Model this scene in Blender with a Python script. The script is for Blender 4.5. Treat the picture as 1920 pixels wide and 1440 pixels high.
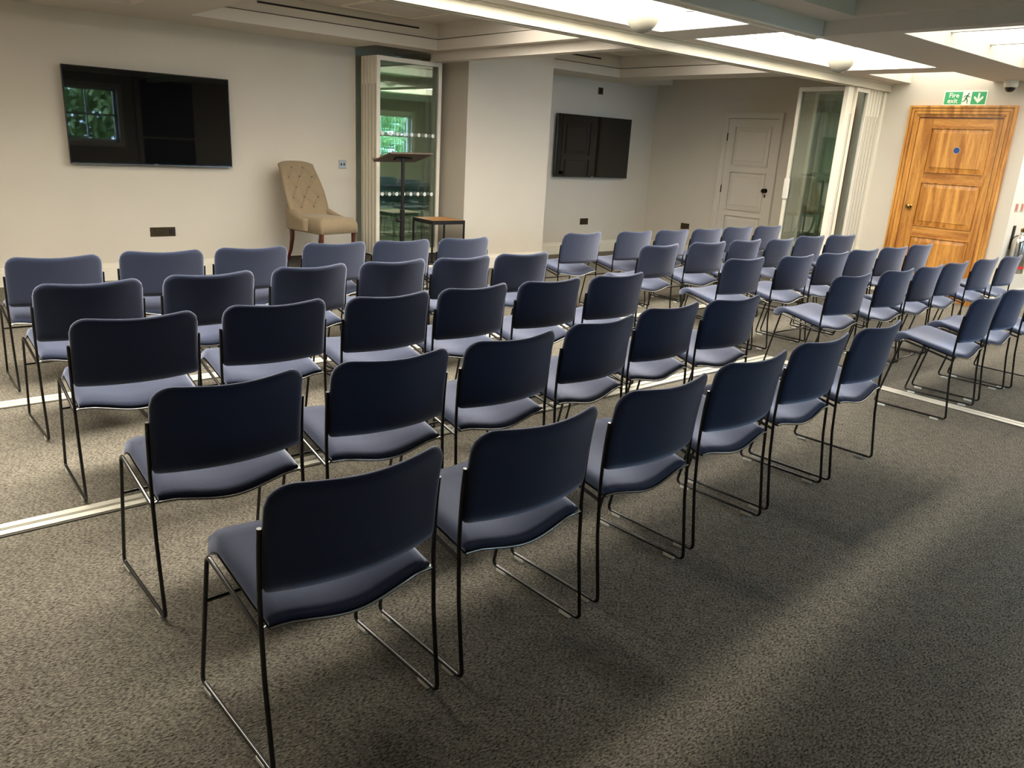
import bpy, bmesh, math, random
from mathutils import Vector, Matrix
random.seed(7)
S = bpy.context.scene
for o in list(bpy.data.objects):
    bpy.data.objects.remove(o)
COL = S.collection
PI = math.pi

# ---------------------------------------------------------------- camera
cam = bpy.data.objects.new('camera', bpy.data.cameras.new('camera'))
COL.objects.link(cam)
cam.data.sensor_width = 36.0
cam.data.lens = 1467.07 / 1920 * 36.0
cam.data.clip_start = 0.02
cam.matrix_world = Matrix(((0.764385, 0.148477, -0.627431, 0.0),
                           (-0.642462, 0.25748, -0.721766, 0.0),
                           (0.054386, 0.954808, 0.292205, 1.44),
                           (0, 0, 0, 1)))
S.camera = cam

# ---------------------------------------------------------------- world, exposure
SKY = 24.0            # brightness of the overcast sky outside the windows
PANES = (28, 26, 17, 4.5, 4.2, 9)   # brightness of the daylight diffusers at the top of each roof light
w = bpy.data.worlds.new('world'); S.world = w; w.use_nodes = True
bg = w.node_tree.nodes['Background']
bg.inputs[0].default_value = (0.44, 0.68, 1.0, 1); bg.inputs[1].default_value = SKY
S.view_settings.view_transform = 'Standard'
S.view_settings.look = 'None'
S.view_settings.gamma = 1.0
S.view_settings.use_curve_mapping = False
S.view_settings.exposure = 0.0
# unseen fill lights added in the screen-side and alcove coffers to brighten the walls
for lx, sx_, pw in ((-0.2, 2.6, 48), (3.8, 2.2, 46), (6.8, 1.8, 26)):
    la = bpy.data.lights.new('coffer_fill', 'AREA'); la.shape = 'RECTANGLE'; la.size = sx_; la.size_y = 0.9
    la.energy = pw; la.color = (1.0, 0.91, 0.79)
    lo = bpy.data.objects.new('coffer_fill', la); COL.objects.link(lo); lo.location = (lx, 5.55, 2.585)
S.cycles.max_bounces = 10
S.cycles.diffuse_bounces = 6
S.cycles.glossy_bounces = 5
S.cycles.transparent_max_bounces = 24
S.cycles.transmission_bounces = 6
S.cycles.caustics_reflective = False
S.cycles.caustics_refractive = False
S.cycles.sample_clamp_indirect = 40.0


# ---------------------------------------------------------------- materials
def lin(c):
    return tuple(((v / 255) / 12.92 if v / 255 <= 0.04045 else ((v / 255 + 0.055) / 1.055) ** 2.4) for v in c)


def mat(name, col, rough=0.6, metal=0.0, spec=0.5, noise=None, bump=None, sheen=0.0, coat=0.0):
    """noise=(scale, amount[, stretch xyz]) varies the colour, bump=(scale, strength)"""
    m = bpy.data.materials.new(name); m.use_nodes = True
    nt = m.node_tree; b = nt.nodes['Principled BSDF']
    c = (*lin(col), 1)
    b.inputs['Base Color'].default_value = c
    b.inputs['Roughness'].default_value = rough
    b.inputs['Metallic'].default_value = metal
    b.inputs['Specular IOR Level'].default_value = spec
    if sheen:
        b.inputs['Sheen Weight'].default_value = sheen
        b.inputs['Sheen Roughness'].default_value = 0.45
        b.inputs['Sheen Tint'].default_value = (0.70, 0.76, 0.98, 1) if sheen > 0.5 else (1, 0.95, 0.85, 1)
    if coat:
        b.inputs['Coat Weight'].default_value = coat
    tc = nt.nodes.new('ShaderNodeTexCoord')
    if noise:
        n = nt.nodes.new('ShaderNodeTexNoise'); n.inputs['Scale'].default_value = noise[0]
        n.inputs['Detail'].default_value = 3
        mp = nt.nodes.new('ShaderNodeMapping')
        if len(noise) > 2:
            mp.inputs['Scale'].default_value = noise[2]
        nt.links.new(tc.outputs['Object'], mp.inputs[0]); nt.links.new(mp.outputs[0], n.inputs['Vector'])
        r = nt.nodes.new('ShaderNodeValToRGB')
        a = noise[1]
        r.color_ramp.elements[0].position = 0.32; r.color_ramp.elements[1].position = 0.68
        r.color_ramp.elements[0].color = (*[v * (1 - a) for v in c[:3]], 1)
        r.color_ramp.elements[1].color = (*[min(1, v * (1 + a)) for v in c[:3]], 1)
        nt.links.new(n.outputs[0], r.inputs[0]); nt.links.new(r.outputs[0], b.inputs['Base Color'])
    if bump:
        n2 = nt.nodes.new('ShaderNodeTexNoise'); n2.inputs['Scale'].default_value = bump[0]
        nt.links.new(tc.outputs['Object'], n2.inputs['Vector'])
        bp = nt.nodes.new('ShaderNodeBump'); bp.inputs['Strength'].default_value = bump[1]
        bp.inputs['Distance'].default_value = 0.002
        nt.links.new(n2.outputs[0], bp.inputs['Height']); nt.links.new(bp.outputs[0], b.inputs['Normal'])
    return m


def emit(name, col, strength):
    m = bpy.data.materials.new(name); m.use_nodes = True
    nt = m.node_tree; nt.nodes.clear()
    e = nt.nodes.new('ShaderNodeEmission'); e.inputs[0].default_value = (*lin(col), 1); e.inputs[1].default_value = strength
    o = nt.nodes.new('ShaderNodeOutputMaterial'); nt.links.new(e.outputs[0], o.inputs[0])
    return m


def glass(name, tint, refl=1.0):
    m = bpy.data.materials.new(name); m.use_nodes = True
    nt = m.node_tree; nt.nodes.clear()
    t = nt.nodes.new('ShaderNodeBsdfTransparent'); t.inputs[0].default_value = (*tint, 1)
    g = nt.nodes.new('ShaderNodeBsdfGlossy'); g.inputs['Roughness'].default_value = 0.0
    g.inputs[0].default_value = (0.92, 1.0, 0.95, 1)
    f = nt.nodes.new('ShaderNodeFresnel'); f.inputs[0].default_value = 1.55
    mu = nt.nodes.new('ShaderNodeMath'); mu.operation = 'MULTIPLY'; mu.inputs[1].default_value = refl
    mx = nt.nodes.new('ShaderNodeMixShader'); o = nt.nodes.new('ShaderNodeOutputMaterial')
    nt.links.new(f.outputs[0], mu.inputs[0]); nt.links.new(mu.outputs[0], mx.inputs[0])
    nt.links.new(t.outputs[0], mx.inputs[1]); nt.links.new(g.outputs[0], mx.inputs[2]); nt.links.new(mx.outputs[0], o.inputs[0])
    return m


def wood(name, c1, c2, axis='Z', rough=0.4, scale=9.0, coat=0.15):
    m = bpy.data.materials.new(name); m.use_nodes = True
    nt = m.node_tree; b = nt.nodes['Principled BSDF']
    tc = nt.nodes.new('ShaderNodeTexCoord'); mp = nt.nodes.new('ShaderNodeMapping')
    s = {'X': (0.09, 1, 1), 'Y': (1, 0.09, 1), 'Z': (1, 1, 0.09)}[axis]
    mp.inputs['Scale'].default_value = s
    n = nt.nodes.new('ShaderNodeTexNoise'); n.inputs['Scale'].default_value = scale; n.inputs['Detail'].default_value = 5
    n.inputs['Distortion'].default_value = 0.6
    n2 = nt.nodes.new('ShaderNodeTexNoise'); n2.inputs['Scale'].default_value = scale * 14; n2.inputs['Detail'].default_value = 2
    nt.links.new(tc.outputs['Object'], mp.inputs[0])
    nt.links.new(mp.outputs[0], n.inputs['Vector']); nt.links.new(mp.outputs[0], n2.inputs['Vector'])
    ad = nt.nodes.new('ShaderNodeMath'); ad.operation = 'MULTIPLY_ADD'; ad.inputs[1].default_value = 0.35
    nt.links.new(n2.outputs[0], ad.inputs[0]); nt.links.new(n.outputs[0], ad.inputs[2])
    r = nt.nodes.new('ShaderNodeValToRGB')
    r.color_ramp.elements[0].position = 0.52; r.color_ramp.elements[1].position = 0.82
    r.color_ramp.elements[0].color = (*lin(c1), 1); r.color_ramp.elements[1].color = (*lin(c2), 1)
    nt.links.new(ad.outputs[0], r.inputs[0]); nt.links.new(r.outputs[0], b.inputs['Base Color'])
    b.inputs['Roughness'].default_value = rough; b.inputs['Coat Weight'].default_value = coat
    b.inputs['Coat Roughness'].default_value = 0.25
    return m


def carpet_material(name, lo, hi):
    m = bpy.data.materials.new(name); m.use_nodes = True
    nt = m.node_tree; b = nt.nodes['Principled BSDF']
    tc = nt.nodes.new('ShaderNodeTexCoord')
    a = nt.nodes.new('ShaderNodeTexNoise'); a.inputs['Scale'].default_value = 190; a.inputs['Detail'].default_value = 4
    a.inputs['Roughness'].default_value = 0.75
    mp = nt.nodes.new('ShaderNodeMapping'); mp.inputs['Scale'].default_value = (0.45, 1, 1); mp.inputs['Rotation'].default_value = (0, 0, 0.5)
    nt.links.new(tc.outputs['Object'], mp.inputs[0]); nt.links.new(mp.outputs[0], a.inputs['Vector'])
    c = nt.nodes.new('ShaderNodeTexNoise'); c.inputs['Scale'].default_value = 22; c.inputs['Detail'].default_value = 3
    nt.links.new(tc.outputs['Object'], c.inputs['Vector'])
    k = nt.nodes.new('ShaderNodeMath'); k.operation = 'MULTIPLY_ADD'; k.inputs[1].default_value = 0.12
    nt.links.new(c.outputs[0], k.inputs[0]); nt.links.new(a.outputs[0], k.inputs[2])
    r = nt.nodes.new('ShaderNodeValToRGB')
    r.color_ramp.elements[0].position = 0.44; r.color_ramp.elements[1].position = 0.70
    r.color_ramp.elements[0].color = (*lin(lo), 1); r.color_ramp.elements[1].color = (*lin(hi), 1)
    nt.links.new(k.outputs[0], r.inputs[0]); nt.links.new(r.outputs[0], b.inputs['Base Color'])
    b.inputs['Roughness'].default_value = 1.0; b.inputs['Specular IOR Level'].default_value = 0.1
    bp = nt.nodes.new('ShaderNodeBump'); bp.inputs['Strength'].default_value = 0.6; bp.inputs['Distance'].default_value = 0.006
    nt.links.new(a.outputs[0], bp.inputs['Height']); nt.links.new(bp.outputs[0], b.inputs['Normal'])
    return m


M = {}
M['wall'] = mat('wall_paint', (206, 199, 185), 0.75, spec=0.25, noise=(2.0, 0.015), bump=(300, 0.05))
M['wall_taupe'] = mat('taupe_paint', (172, 165, 152), 0.8, spec=0.2, noise=(2.0, 0.02))
M['ceiling'] = mat('ceiling_paint', (204, 198, 188), 0.8, spec=0.2, noise=(1.5, 0.015))
M['trim'] = mat('white_gloss_paint', (226, 221, 206), 0.4, noise=(3, 0.01))
M['door_white'] = mat('door_paint', (206, 200, 188), 0.42, noise=(3, 0.01))
M['shaft'] = mat('shaft_paint', (206, 202, 190), 0.8, noise=(2, 0.01))
M['carpet'] = carpet_material('carpet', (46, 44, 40), (152, 145, 131))
M['carpet_dark'] = carpet_material('stage_carpet', (40, 39, 37), (84, 80, 72))
M['fabric'] = mat('navy_fabric', (33, 40, 60), 0.95, spec=0.2, noise=(420, 0.22), bump=(900, 0.35), sheen=0.85)
M['blackrod'] = mat('black_rod', (9, 9, 10), 0.2, metal=0.0, spec=0.6, noise=(30, 0.05))
M['pan'] = mat('seat_pan', (26, 26, 28), 0.3, metal=0.4, noise=(30, 0.05))
M['rim'] = mat('rim_metal', (150, 148, 144), 0.22, metal=1.0, noise=(20, 0.03))
M['chrome'] = mat('chrome', (215, 215, 212), 0.15, metal=1.0, noise=(20, 0.02))
M['clear_plastic'] = mat('pale_plastic', (222, 222, 214), 0.25, spec=0.7, noise=(20, 0.02))
M['alu'] = mat('aluminium_track', (238, 234, 218), 0.32, metal=0.25, noise=(6, 0.02))
M['alu_dark'] = mat('track_slot_shade', (70, 66, 58), 0.6, noise=(6, 0.05))
M['seal'] = mat('brush_seal', (176, 170, 152), 0.8, noise=(6, 0.03))
M['track_paint'] = mat('track_paint', (198, 190, 170), 0.3, noise=(6, 0.02))
M['panel_frame'] = mat('panel_frame', (232, 226, 208), 0.35, noise=(5, 0.01))
M['glass'] = glass('green_glass', (0.91, 0.965, 0.935), 2.4)
M['window_glass'] = glass('window_glass', (0.96, 0.98, 0.97), 0.6)
M['dot'] = mat('frosted_dot', (236, 240, 232), 0.6, noise=(30, 0.02))
M['screen'] = mat('screen', (7, 9, 12), 0.02, spec=0.75, noise=(3, 0.05))
M['bezel'] = mat('bezel', (14, 15, 17), 0.18, spec=0.5, noise=(9, 0.05))
M['bezel_edge'] = mat('bezel_edge', (120, 122, 124), 0.25, metal=0.8, noise=(9, 0.05))
M['oak'] = wood('oak', (156, 97, 30), (214, 155, 74), 'Z', 0.42, 16.0)
M['oak_h'] = wood('oak_rail', (152, 94, 30), (210, 150, 72), 'Y', 0.42, 16.0)
M['table_wood'] = wood('table_wood', (140, 86, 36), (214, 150, 80), 'X', 0.4, 12)
M['leg_wood'] = wood('mahogany', (46, 18, 12), (96, 40, 26), 'Z', 0.3, 14, 0.4)
M['linen'] = mat('linen', (138, 122, 98), 0.95, spec=0.15, noise=(160, 0.16), bump=(500, 0.4), sheen=0.2)
M['button'] = mat('button_linen', (92, 80, 62), 0.9, noise=(160, 0.15))
M['bronze'] = mat('bronze_plate', (74, 62, 44), 0.35, metal=0.7, noise=(25, 0.12))
M['steel'] = mat('steel_plate', (168, 166, 158), 0.3, metal=0.7, noise=(25, 0.05))
M['socket_black'] = mat('socket_black', (12, 11, 10), 0.5, noise=(25, 0.05))
M['black_metal'] = mat('black_metal', (24, 23, 22), 0.4, metal=0.3, noise=(25, 0.08))
M['lectern_board'] = mat('lectern_board', (92, 76, 62), 0.5, noise=(30, 0.12, (1, 8, 1)))
M['brass'] = mat('brass', (150, 120, 70), 0.25, metal=1.0, noise=(20, 0.05))
M['dark_knob'] = mat('dark_nickel', (62, 54, 46), 0.18, metal=1.0, noise=(20, 0.05))
M['blue'] = mat('blue_disc', (26, 66, 130), 0.4, noise=(20, 0.04))
M['green'] = mat('sign_green', (56, 160, 104), 0.5, noise=(12, 0.03))
M['sign_white'] = mat('sign_white', (240, 248, 226), 0.5, noise=(12, 0.02))
M['man'] = mat('figure_green', (46, 108, 74), 0.5, noise=(12, 0.03))
M['globe'] = mat('opal_glass', (140, 136, 124), 0.25, spec=0.5, noise=(4, 0.01))
M['white_plastic'] = mat('white_plastic', (232, 228, 216), 0.35, noise=(9, 0.01))
M['dome'] = mat('smoked_dome', (22, 18, 16), 0.08, spec=0.7, noise=(9, 0.05))
M['silver'] = mat('polished_steel', (214, 212, 205), 0.16, metal=1.0, noise=(9, 0.02))
M['label_dark'] = mat('label_dark', (44, 44, 46), 0.5, noise=(25, 0.1))
M['red'] = mat('red_paint', (186, 40, 38), 0.45, noise=(15, 0.06))
M['plate_red'] = mat('plate_red', (176, 96, 88), 0.5, noise=(260, 0.35))
M['plate_grey'] = mat('plate_grey', (176, 168, 152), 0.5, noise=(260, 0.2))
M['slot'] = mat('grille_dark', (26, 24, 22), 0.8, noise=(25, 0.05))
M['hatch'] = mat('hatch_paint', (196, 188, 178), 0.7, noise=(3, 0.02))
M['dark_door'] = mat('dark_painted_joinery', (44, 44, 48), 0.4, noise=(4, 0.05))
for k_, p_ in enumerate(PANES):
    M['pane%d' % k_] = emit('roof_light_pane', (255, 247, 232), p_)
M['leaf'] = mat('leaf_green', (118, 134, 74), 0.6, noise=(9, 0.5))
M['grass'] = mat('lawn', (84, 118, 62), 0.9, noise=(40, 0.3))


# ---------------------------------------------------------------- mesh helpers
class MB:
    def __init__(s):
        s.bm = bmesh.new()

    def face(s, pts):
        v = [s.bm.verts.new(p) for p in pts]
        return s.bm.faces.new(v)

    def box(s, x0, x1, y0, y1, z0, z1):
        v = [s.bm.verts.new((x, y, z)) for z in (z0, z1) for y in (y0, y1) for x in (x0, x1)]
        for f in ((0, 2, 3, 1), (4, 5, 7, 6), (0, 1, 5, 4), (2, 6, 7, 3), (0, 4, 6, 2), (1, 3, 7, 5)):
            s.bm.faces.new([v[i] for i in f])
        return s

    def bbox(s, x0, x1, y0, y1, z0, z1, r=0.004, seg=2):
        """bevelled box"""
        t = bmesh.new()
        v = [t.verts.new((x, y, z)) for z in (z0, z1) for y in (y0, y1) for x in (x0, x1)]
        for f in ((0, 2, 3, 1), (4, 5, 7, 6), (0, 1, 5, 4), (2, 6, 7, 3), (0, 4, 6, 2), (1, 3, 7, 5)):
            t.faces.new([v[i] for i in f])
        bmesh.ops.bevel(t, geom=t.edges[:], offset=r, segments=seg, affect='EDGES', profile=0.5)
        s.merge(t)
        return s

    def merge(s, t, mtx=None):
        me = bpy.data.meshes.new('tmp'); t.to_mesh(me); t.free()
        if mtx is not None:
            me.transform(mtx)
        s.bm.from_mesh(me); bpy.data.meshes.remove(me)

    def tube(s, pts, r, n=8, fillet=0.0, close=False, cap=True):
        P = [Vector(p) for p in pts]
        if fillet:
            Q = [P[0]]
            for i in range(1, len(P) - 1):
                a, b, c = P[i - 1], P[i], P[i + 1]
                d1, d2 = (a - b), (c - b)
                f = min(fillet, d1.length * 0.49, d2.length * 0.49)
                p1, p2 = b + d1.normalized() * f, b + d2.normalized() * f
                for k in range(6):
                    t = k / 5
                    Q.append(p1 * (1 - t) ** 2 + b * 2 * t * (1 - t) + p2 * t * t)
            Q.append(P[-1]); P = Q
        rings = []
        prev = None
        for i, p in enumerate(P):
            if i == 0: t = P[1] - P[0]
            elif i == len(P) - 1: t = P[-1] - P[-2]
            else: t = (P[i + 1] - P[i]).normalized() + (P[i] - P[i - 1]).normalized()
            t = t.normalized()
            if prev is None:
                u = t.orthogonal().normalized()
            else:
                u = (prev - t * prev.dot(t)).normalized()
            prev = u
            v = t.cross(u)
            rr = r[i] if isinstance(r, (list, tuple)) and not fillet else (r if not isinstance(r, (list, tuple)) else r[0])
            rings.append([s.bm.verts.new(p + u * math.cos(2 * PI * k / n) * rr + v * math.sin(2 * PI * k / n) * rr) for k in range(n)])
        for a, b in zip(rings, rings[1:]):
            for k in range(n):
                s.bm.faces.new((a[k], a[(k + 1) % n], b[(k + 1) % n], b[k]))
        if cap:
            s.bm.faces.new(rings[0][::-1]); s.bm.faces.new(rings[-1])
        return s

    def lathe(s, prof, c=(0, 0, 0), n=32, axis='Z'):
        """prof: list of (radius, height)"""
        rings = []
        for (r, h) in prof:
            ring = []
            for k in range(n):
                a = 2 * PI * k / n
                p = {'Z': (r * math.cos(a), r * math.sin(a), h), 'X': (h, r * math.cos(a), r * math.sin(a)),
                     'Y': (r * math.cos(a), h, r * math.sin(a))}[axis]
                ring.append(s.bm.verts.new((c[0] + p[0], c[1] + p[1], c[2] + p[2])))
            rings.append(ring)
        for a, b in zip(rings, rings[1:]):
            for k in range(n):
                s.bm.faces.new((a[k], a[(k + 1) % n], b[(k + 1) % n], b[k]))
        s.bm.faces.new(rings[0][::-1]); s.bm.faces.new(rings[-1])
        return s

    def grid(s, f, nu, nv, closed_v=False):
        V = [[s.bm.verts.new(f(i / nu, j / nv)) for j in range(nv + 1)] for i in range(nu + 1)]
        for i in range(nu):
            for j in range(nv):
                s.bm.faces.new((V[i][j], V[i + 1][j], V[i + 1][j + 1], V[i][j + 1]))
        return V

    def slab(s, f, nu, nv):
        """closed shell: f(u, v, side) side 0 = underside, 1 = top"""
        A = s.grid(lambda u, v: f(u, v, 1), nu, nv)
        B = s.grid(lambda u, v: f(u, v, 0), nu, nv)
        for i in range(nu):
            s.bm.faces.new((A[i][0], B[i][0], B[i + 1][0], A[i + 1][0]))
            s.bm.faces.new((A[i][nv], A[i + 1][nv], B[i + 1][nv], B[i][nv]))
        for j in range(nv):
            s.bm.faces.new((A[0][j], A[0][j + 1], B[0][j + 1], B[0][j]))
            s.bm.faces.new((A[nu][j], B[nu][j], B[nu][j + 1], A[nu][j + 1]))
        return s

    def prism(s, poly, h0, h1, f=lambda x, y, h: (x, y, h)):
        """extrude a 2-D polygon between h0 and h1"""
        a = [s.bm.verts.new(f(x, y, h0)) for x, y in poly]
        b = [s.bm.verts.new(f(x, y, h1)) for x, y in poly]
        n = len(poly)
        s.bm.faces.new(a[::-1]); s.bm.faces.new(b)
        for k in range(n):
            s.bm.faces.new((a[k], a[(k + 1) % n], b[(k + 1) % n], b[k]))
        return s

    def build(s, name, m, parent=None, smooth=None, mtx=None, weld=False):
        if weld:
            bmesh.ops.remove_doubles(s.bm, verts=s.bm.verts[:], dist=1e-5)
        bmesh.ops.recalc_face_normals(s.bm, faces=s.bm.faces[:])
        me = bpy.data.meshes.new(name); s.bm.to_mesh(me); s.bm.free()
        if mtx is not None:
            me.transform(mtx)
        me.materials.append(m)
        if smooth:
            me.shade_smooth()
            if smooth is not True:
                me.set_sharp_from_angle(angle=math.radians(smooth))
        o = bpy.data.objects.new(name, me); COL.objects.link(o)
        if parent is not None:
            o.parent = parent
        return o


def tag(o, label=None, cat=None, group=None, kind=None):
    if label: o['label'] = label
    if cat: o['category'] = cat
    if group: o['group'] = group
    if kind: o['kind'] = kind
    return o


def thing(name, label, cat, loc=(0, 0, 0), rz=0.0, group=None, mtx=None):
    o = bpy.data.objects.new(name, None); COL.objects.link(o)
    o.empty_display_size = 0.05
    if mtx is not None:
        o.matrix_world = mtx
    else:
        o.location = loc; o.rotation_euler = (0, 0, rz)
    return tag(o, label, cat, group)


def struct(o):
    o['kind'] = 'structure'
    return o


def root(name):
    o = bpy.data.objects.new(name, None); COL.objects.link(o); o.empty_display_size = 0.05
    return struct(o)


def copy_tree(o, parent=None):
    c = o.copy(); COL.objects.link(c)
    if parent is not None:
        c.parent = parent
    for ch in list(o.children):
        copy_tree(ch, c)
    return c


def facing(origin, normal):
    """local x = to the viewer's right, y = up, z = out of the wall"""
    z = Vector(normal).normalized(); y = Vector((0, 0, 1)); x = y.cross(z)
    m = Matrix((x, y, z)).transposed().to_4x4(); m.translation = Vector(origin)
    return m


# ================================================================ SETTING
XR = 9.48           # wall with the two doors
YB = 8.07           # wall with the large screen
ZC = 2.343          # soffit height
ZT = 2.25           # underside of the partition tracks

struct(MB().box(-2.6, 13.2, -2.3, 8.6, -0.06, 0.0).build('floor', M['carpet']))
# walls
struct(MB().box(-2.6, 4.52, YB, YB + 0.5, 0, 3.0).build('wall_back', M['wall']))
struct(MB().box(4.52, 5.53, 8.32, 8.5, 0, 3.0).build('wall_recess', M['wall']))
struct(MB().box(5.53, 6.79, 7.38, 8.5, 0, 3.0).build('wall_pier', M['wall']))
struct(MB().box(6.79, 9.6, 8.03, 8.5, 0, 3.0).build('wall_alcove', M['wall']))
struct(MB().box(XR, XR + 0.2, 3.05, 8.03, 0, 3.0).build('wall_right', M['wall']))
struct(MB().box(XR + 0.2, 13.2, 3.05, 3.25, 0, 3.0).build('wall_return', M['wall']))
struct(MB().box(13.0, 13.2, -2.3, 3.05, 0, 3.0).build('wall_east', M['wall']))
struct(MB().box(-2.6, -2.4, -2.3, YB, 0, 3.0).build('wall_left', M['wall']))
# wall behind the camera: two sash windows and a dark joinery opening, seen only in the reflections
YS = -2.0
HOLES = [(3.0, 4.66, 1.05, 2.08), (7.2, 8.8, 1.0, 2.1), (10.15, 11.35, 0.98, 1.99)]  # middle window is unseen, added to bring blue daylight onto the floor
b = MB()
xs = [-2.6, 3.0, 4.66, 7.2, 8.8, 10.15, 11.35, 13.2]
for i in range(7):
    hole = [h for h in HOLES if abs(h[0] - xs[i]) < 1e-6]
    if hole:
        b.box(xs[i], xs[i + 1], YS - 0.25, YS, 0, hole[0][2]); b.box(xs[i], xs[i + 1], YS - 0.25, YS, hole[0][3], 3.0)
    else:
        b.box(xs[i], xs[i + 1], YS - 0.25, YS, 0, 3.0)
struct(b.build('wall_front', M['wall_taupe']))
for n, (x0, x1, z0, z1) in enumerate(HOLES):
    wr = root('window_%d' % (n + 1))
    b = MB()
    for (a0, a1, c0, c1) in ((x0, x0 + .05, z0, z1), (x1 - .05, x1, z0, z1), (x0, x1, z0, z0 + .05), (x0, x1, z1 - .05, z1),
                             (x0, x1, (z0 + z1) / 2 - .02, (z0 + z1) / 2 + .02)):
        b.box(a0, a1, YS - 0.14, YS - 0.09, c0, c1)
    for k in (1, 2):
        xm = x0 + (x1 - x0) * k / 3
        b.box(xm - .011, xm + .011, YS - 0.135, YS - 0.095, z0, z1)
    b.build('sash', M['trim'], wr)
    b = MB()
    for (a0, a1, c0, c1) in ((x0 - .09, x0, z0 - .09, z1 + .09), (x1, x1 + .09, z0 - .09, z1 + .09), (x0, x1, z1, z1 + .09), (x0, x1, z0 - .09, z0)):
        b.box(a0, a1, YS, YS + 0.025, c0, c1)
    b.build('architrave', M['trim'], wr)
    MB().box(x0 + .03, x1 - .03, YS - 0.117, YS - 0.113, z0 + .03, z1 - .03).build('pane', M['window_glass'], wr)
    pl = bpy.data.lights.new('window_daylight', 'AREA'); pl.shape = 'RECTANGLE'; pl.size = x1 - x0; pl.size_y = z1 - z0
    pl.cycles.is_portal = True
    po = bpy.data.objects.new('window_daylight', pl); COL.objects.link(po)
    po.location = ((x0 + x1) / 2, YS - 0.27, (z0 + z1) / 2); po.rotation_euler = (PI / 2, 0, PI)
d3 = root('door_3')
MB().box(5.1, 6.15, YS, YS + 0.03, 0, 2.3).build('door_leaf', M['dark_door'], d3)
b = MB(); b.box(5.0, 5.1, YS, YS + .045, 0, 2.4); b.box(6.15, 6.25, YS, YS + .045, 0, 2.4); b.box(5.1, 6.15, YS, YS + .045, 2.3, 2.4)
b.box(5.1, 6.15, YS + .03, YS + .045, 1.15, 1.19)
b.build('door_frame', M['wall_taupe'], d3)

# ceiling: soffit with stepped coffers and roof-light openings
SKYL = [(-0.6, 1.95, 3.49, 4.38), (2.35, 5.14, 3.49, 4.38), (5.56, 8.08, 3.49, 4.38), (8.46, XR + .04, 3.49, 4.36),
        (5.97, 8.33, 0.75, 2.87), (8.75, 11.4, 0.75, 2.87)]  # last roof light is out of view, added as fill light
COFF = [(-2.2, 2.06, 4.95, 7.31), (2.55, 5.09, 4.95, 7.36), (5.62, 8.0, 4.95, 7.43), (-2.0, 5.15, -1.6, 2.81), (8.44, XR + .04, 4.8, 7.43)]
CX0, CX1, CY0, CY1 = -2.6, 13.2, -2.3, 8.5


def perforated(b, rects, z0, z1):
    X = sorted({CX0, CX1, *[r[0] for r in rects], *[r[1] for r in rects]})
    Y = sorted({CY0, CY1, *[r[2] for r in rects], *[r[3] for r in rects]})
    X = [x for x in X if CX0 <= x <= CX1]; Y = [y for y in Y if CY0 <= y <= CY1]
    for i in range(len(X) - 1):
        for j in range(len(Y) - 1):
            cx, cy = (X[i] + X[i + 1]) / 2, (Y[j] + Y[j + 1]) / 2
            if not any(r[0] < cx < r[1] and r[2] < cy < r[3] for r in rects):
                b.box(X[i], X[i + 1], Y[j], Y[j + 1], z0, z1)


def grow(r, e):
    return (r[0] - e, r[1] + e, r[2] - e, r[3] + e)


POCKET = (4.50, 5.17, 7.62, YB + .3)
GAP = (9.08, XR + .04, 7.4, 8.07)
b = MB()
perforated(b, SKYL + COFF + [POCKET, GAP], ZC, 2.445)
perforated(b, SKYL + [grow(c, 0.07) if c[1] < XR else c for c in COFF] + [POCKET, GAP], 2.445, 2.456)
perforated(b, SKYL + [grow(c, 0.02) if c[1] < XR else c for c in COFF] + [POCKET, GAP], 2.456, 2.60)
perforated(b, SKYL, 2.60, 2.66)
struct(b.build('ceiling', M['ceiling']))
# roof-light shafts and panes
for n, (x0, x1, y0, y1) in enumerate(SKYL):
    sk = root('window_%d' % (n + 4))
    b = MB(); t = 0.008; za, zb = 2.345, 2.458
    b.box(x0, x0 + t, y0, y1, za, zb); b.box(x1 - t, x1, y0, y1, za, zb) if n != 3 else None
    b.box(x0, x1, y0, y0 + t, za, zb); b.box(x0, x1, y1 - t, y1, za, zb)
    b.build('shaft', M['shaft'], sk)
    MB().box(x0, x1, y0, y1, 2.46, 2.475).build('pane', M['pane%d' % n], sk)
    b = MB()
    k = 3
    for q in range(1, k):
        xm = x0 + (x1 - x0) * q / k
        b.box(xm - .02, xm + .02, y0 + t, y1 - t, 2.445, 2.459)
    b.build('glazing_bar', M['shaft'], sk)

# partition tracks: ceiling and floor
def track(name, x0, x1, y0, y1, along):
    b = MB(); t = 0.012
    if along == 'X':
        b.box(x0, x1, y0, y1, ZT + .004, ZC - .02); b.box(x0, x1, y0 + .045, y1 - .045, ZT, ZT + .004)
        b.box(x0, x1, y0 - .008, y0, ZT, ZT + .014); b.box(x0, x1, y1, y1 + .008, ZT, ZT + .014)
        b.box(x0, x1, y0 - .014, y1 + .014, ZC - .02, ZC)
    else:
        b.box(x0, x0 + .035, y0, y1, ZT, ZC); b.box(x1 - .035, x1, y0, y1, ZT, ZC); b.box(x0, x1, y0, y1, ZT + .03, ZC)
        b.box(x0 - .012, x0, y0, y1, ZT, ZT + .012)
    return struct(b.build(name, M['track_paint']))


track('trim_1', -2.4, XR, 4.56, 4.68, 'X')
struct(MB().box(-2.4, 5.35, 3.06, 3.17, ZT, ZC).build('trim_2', M['ceiling']))
struct(MB().box(5.24, 5.35, -2.0, 3.06, ZT, ZC).build('trim_3', M['ceiling']))
b = MB(); b.box(5.19, 5.30, 4.68, 7.62, ZT, ZC); b.box(5.175, 5.19, 4.68, 7.62, ZT, ZT + .012)
struct(b.build('trim_4', M['ceiling']))
b = MB(); b.box(-2.4, 5.35, 3.165, 3.185, ZT - .004, ZT + .012); b.box(-2.4, 5.3, 3.075, 3.09, ZT - .006, ZT)
struct(b.build('trim_5', M['alu']))


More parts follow.
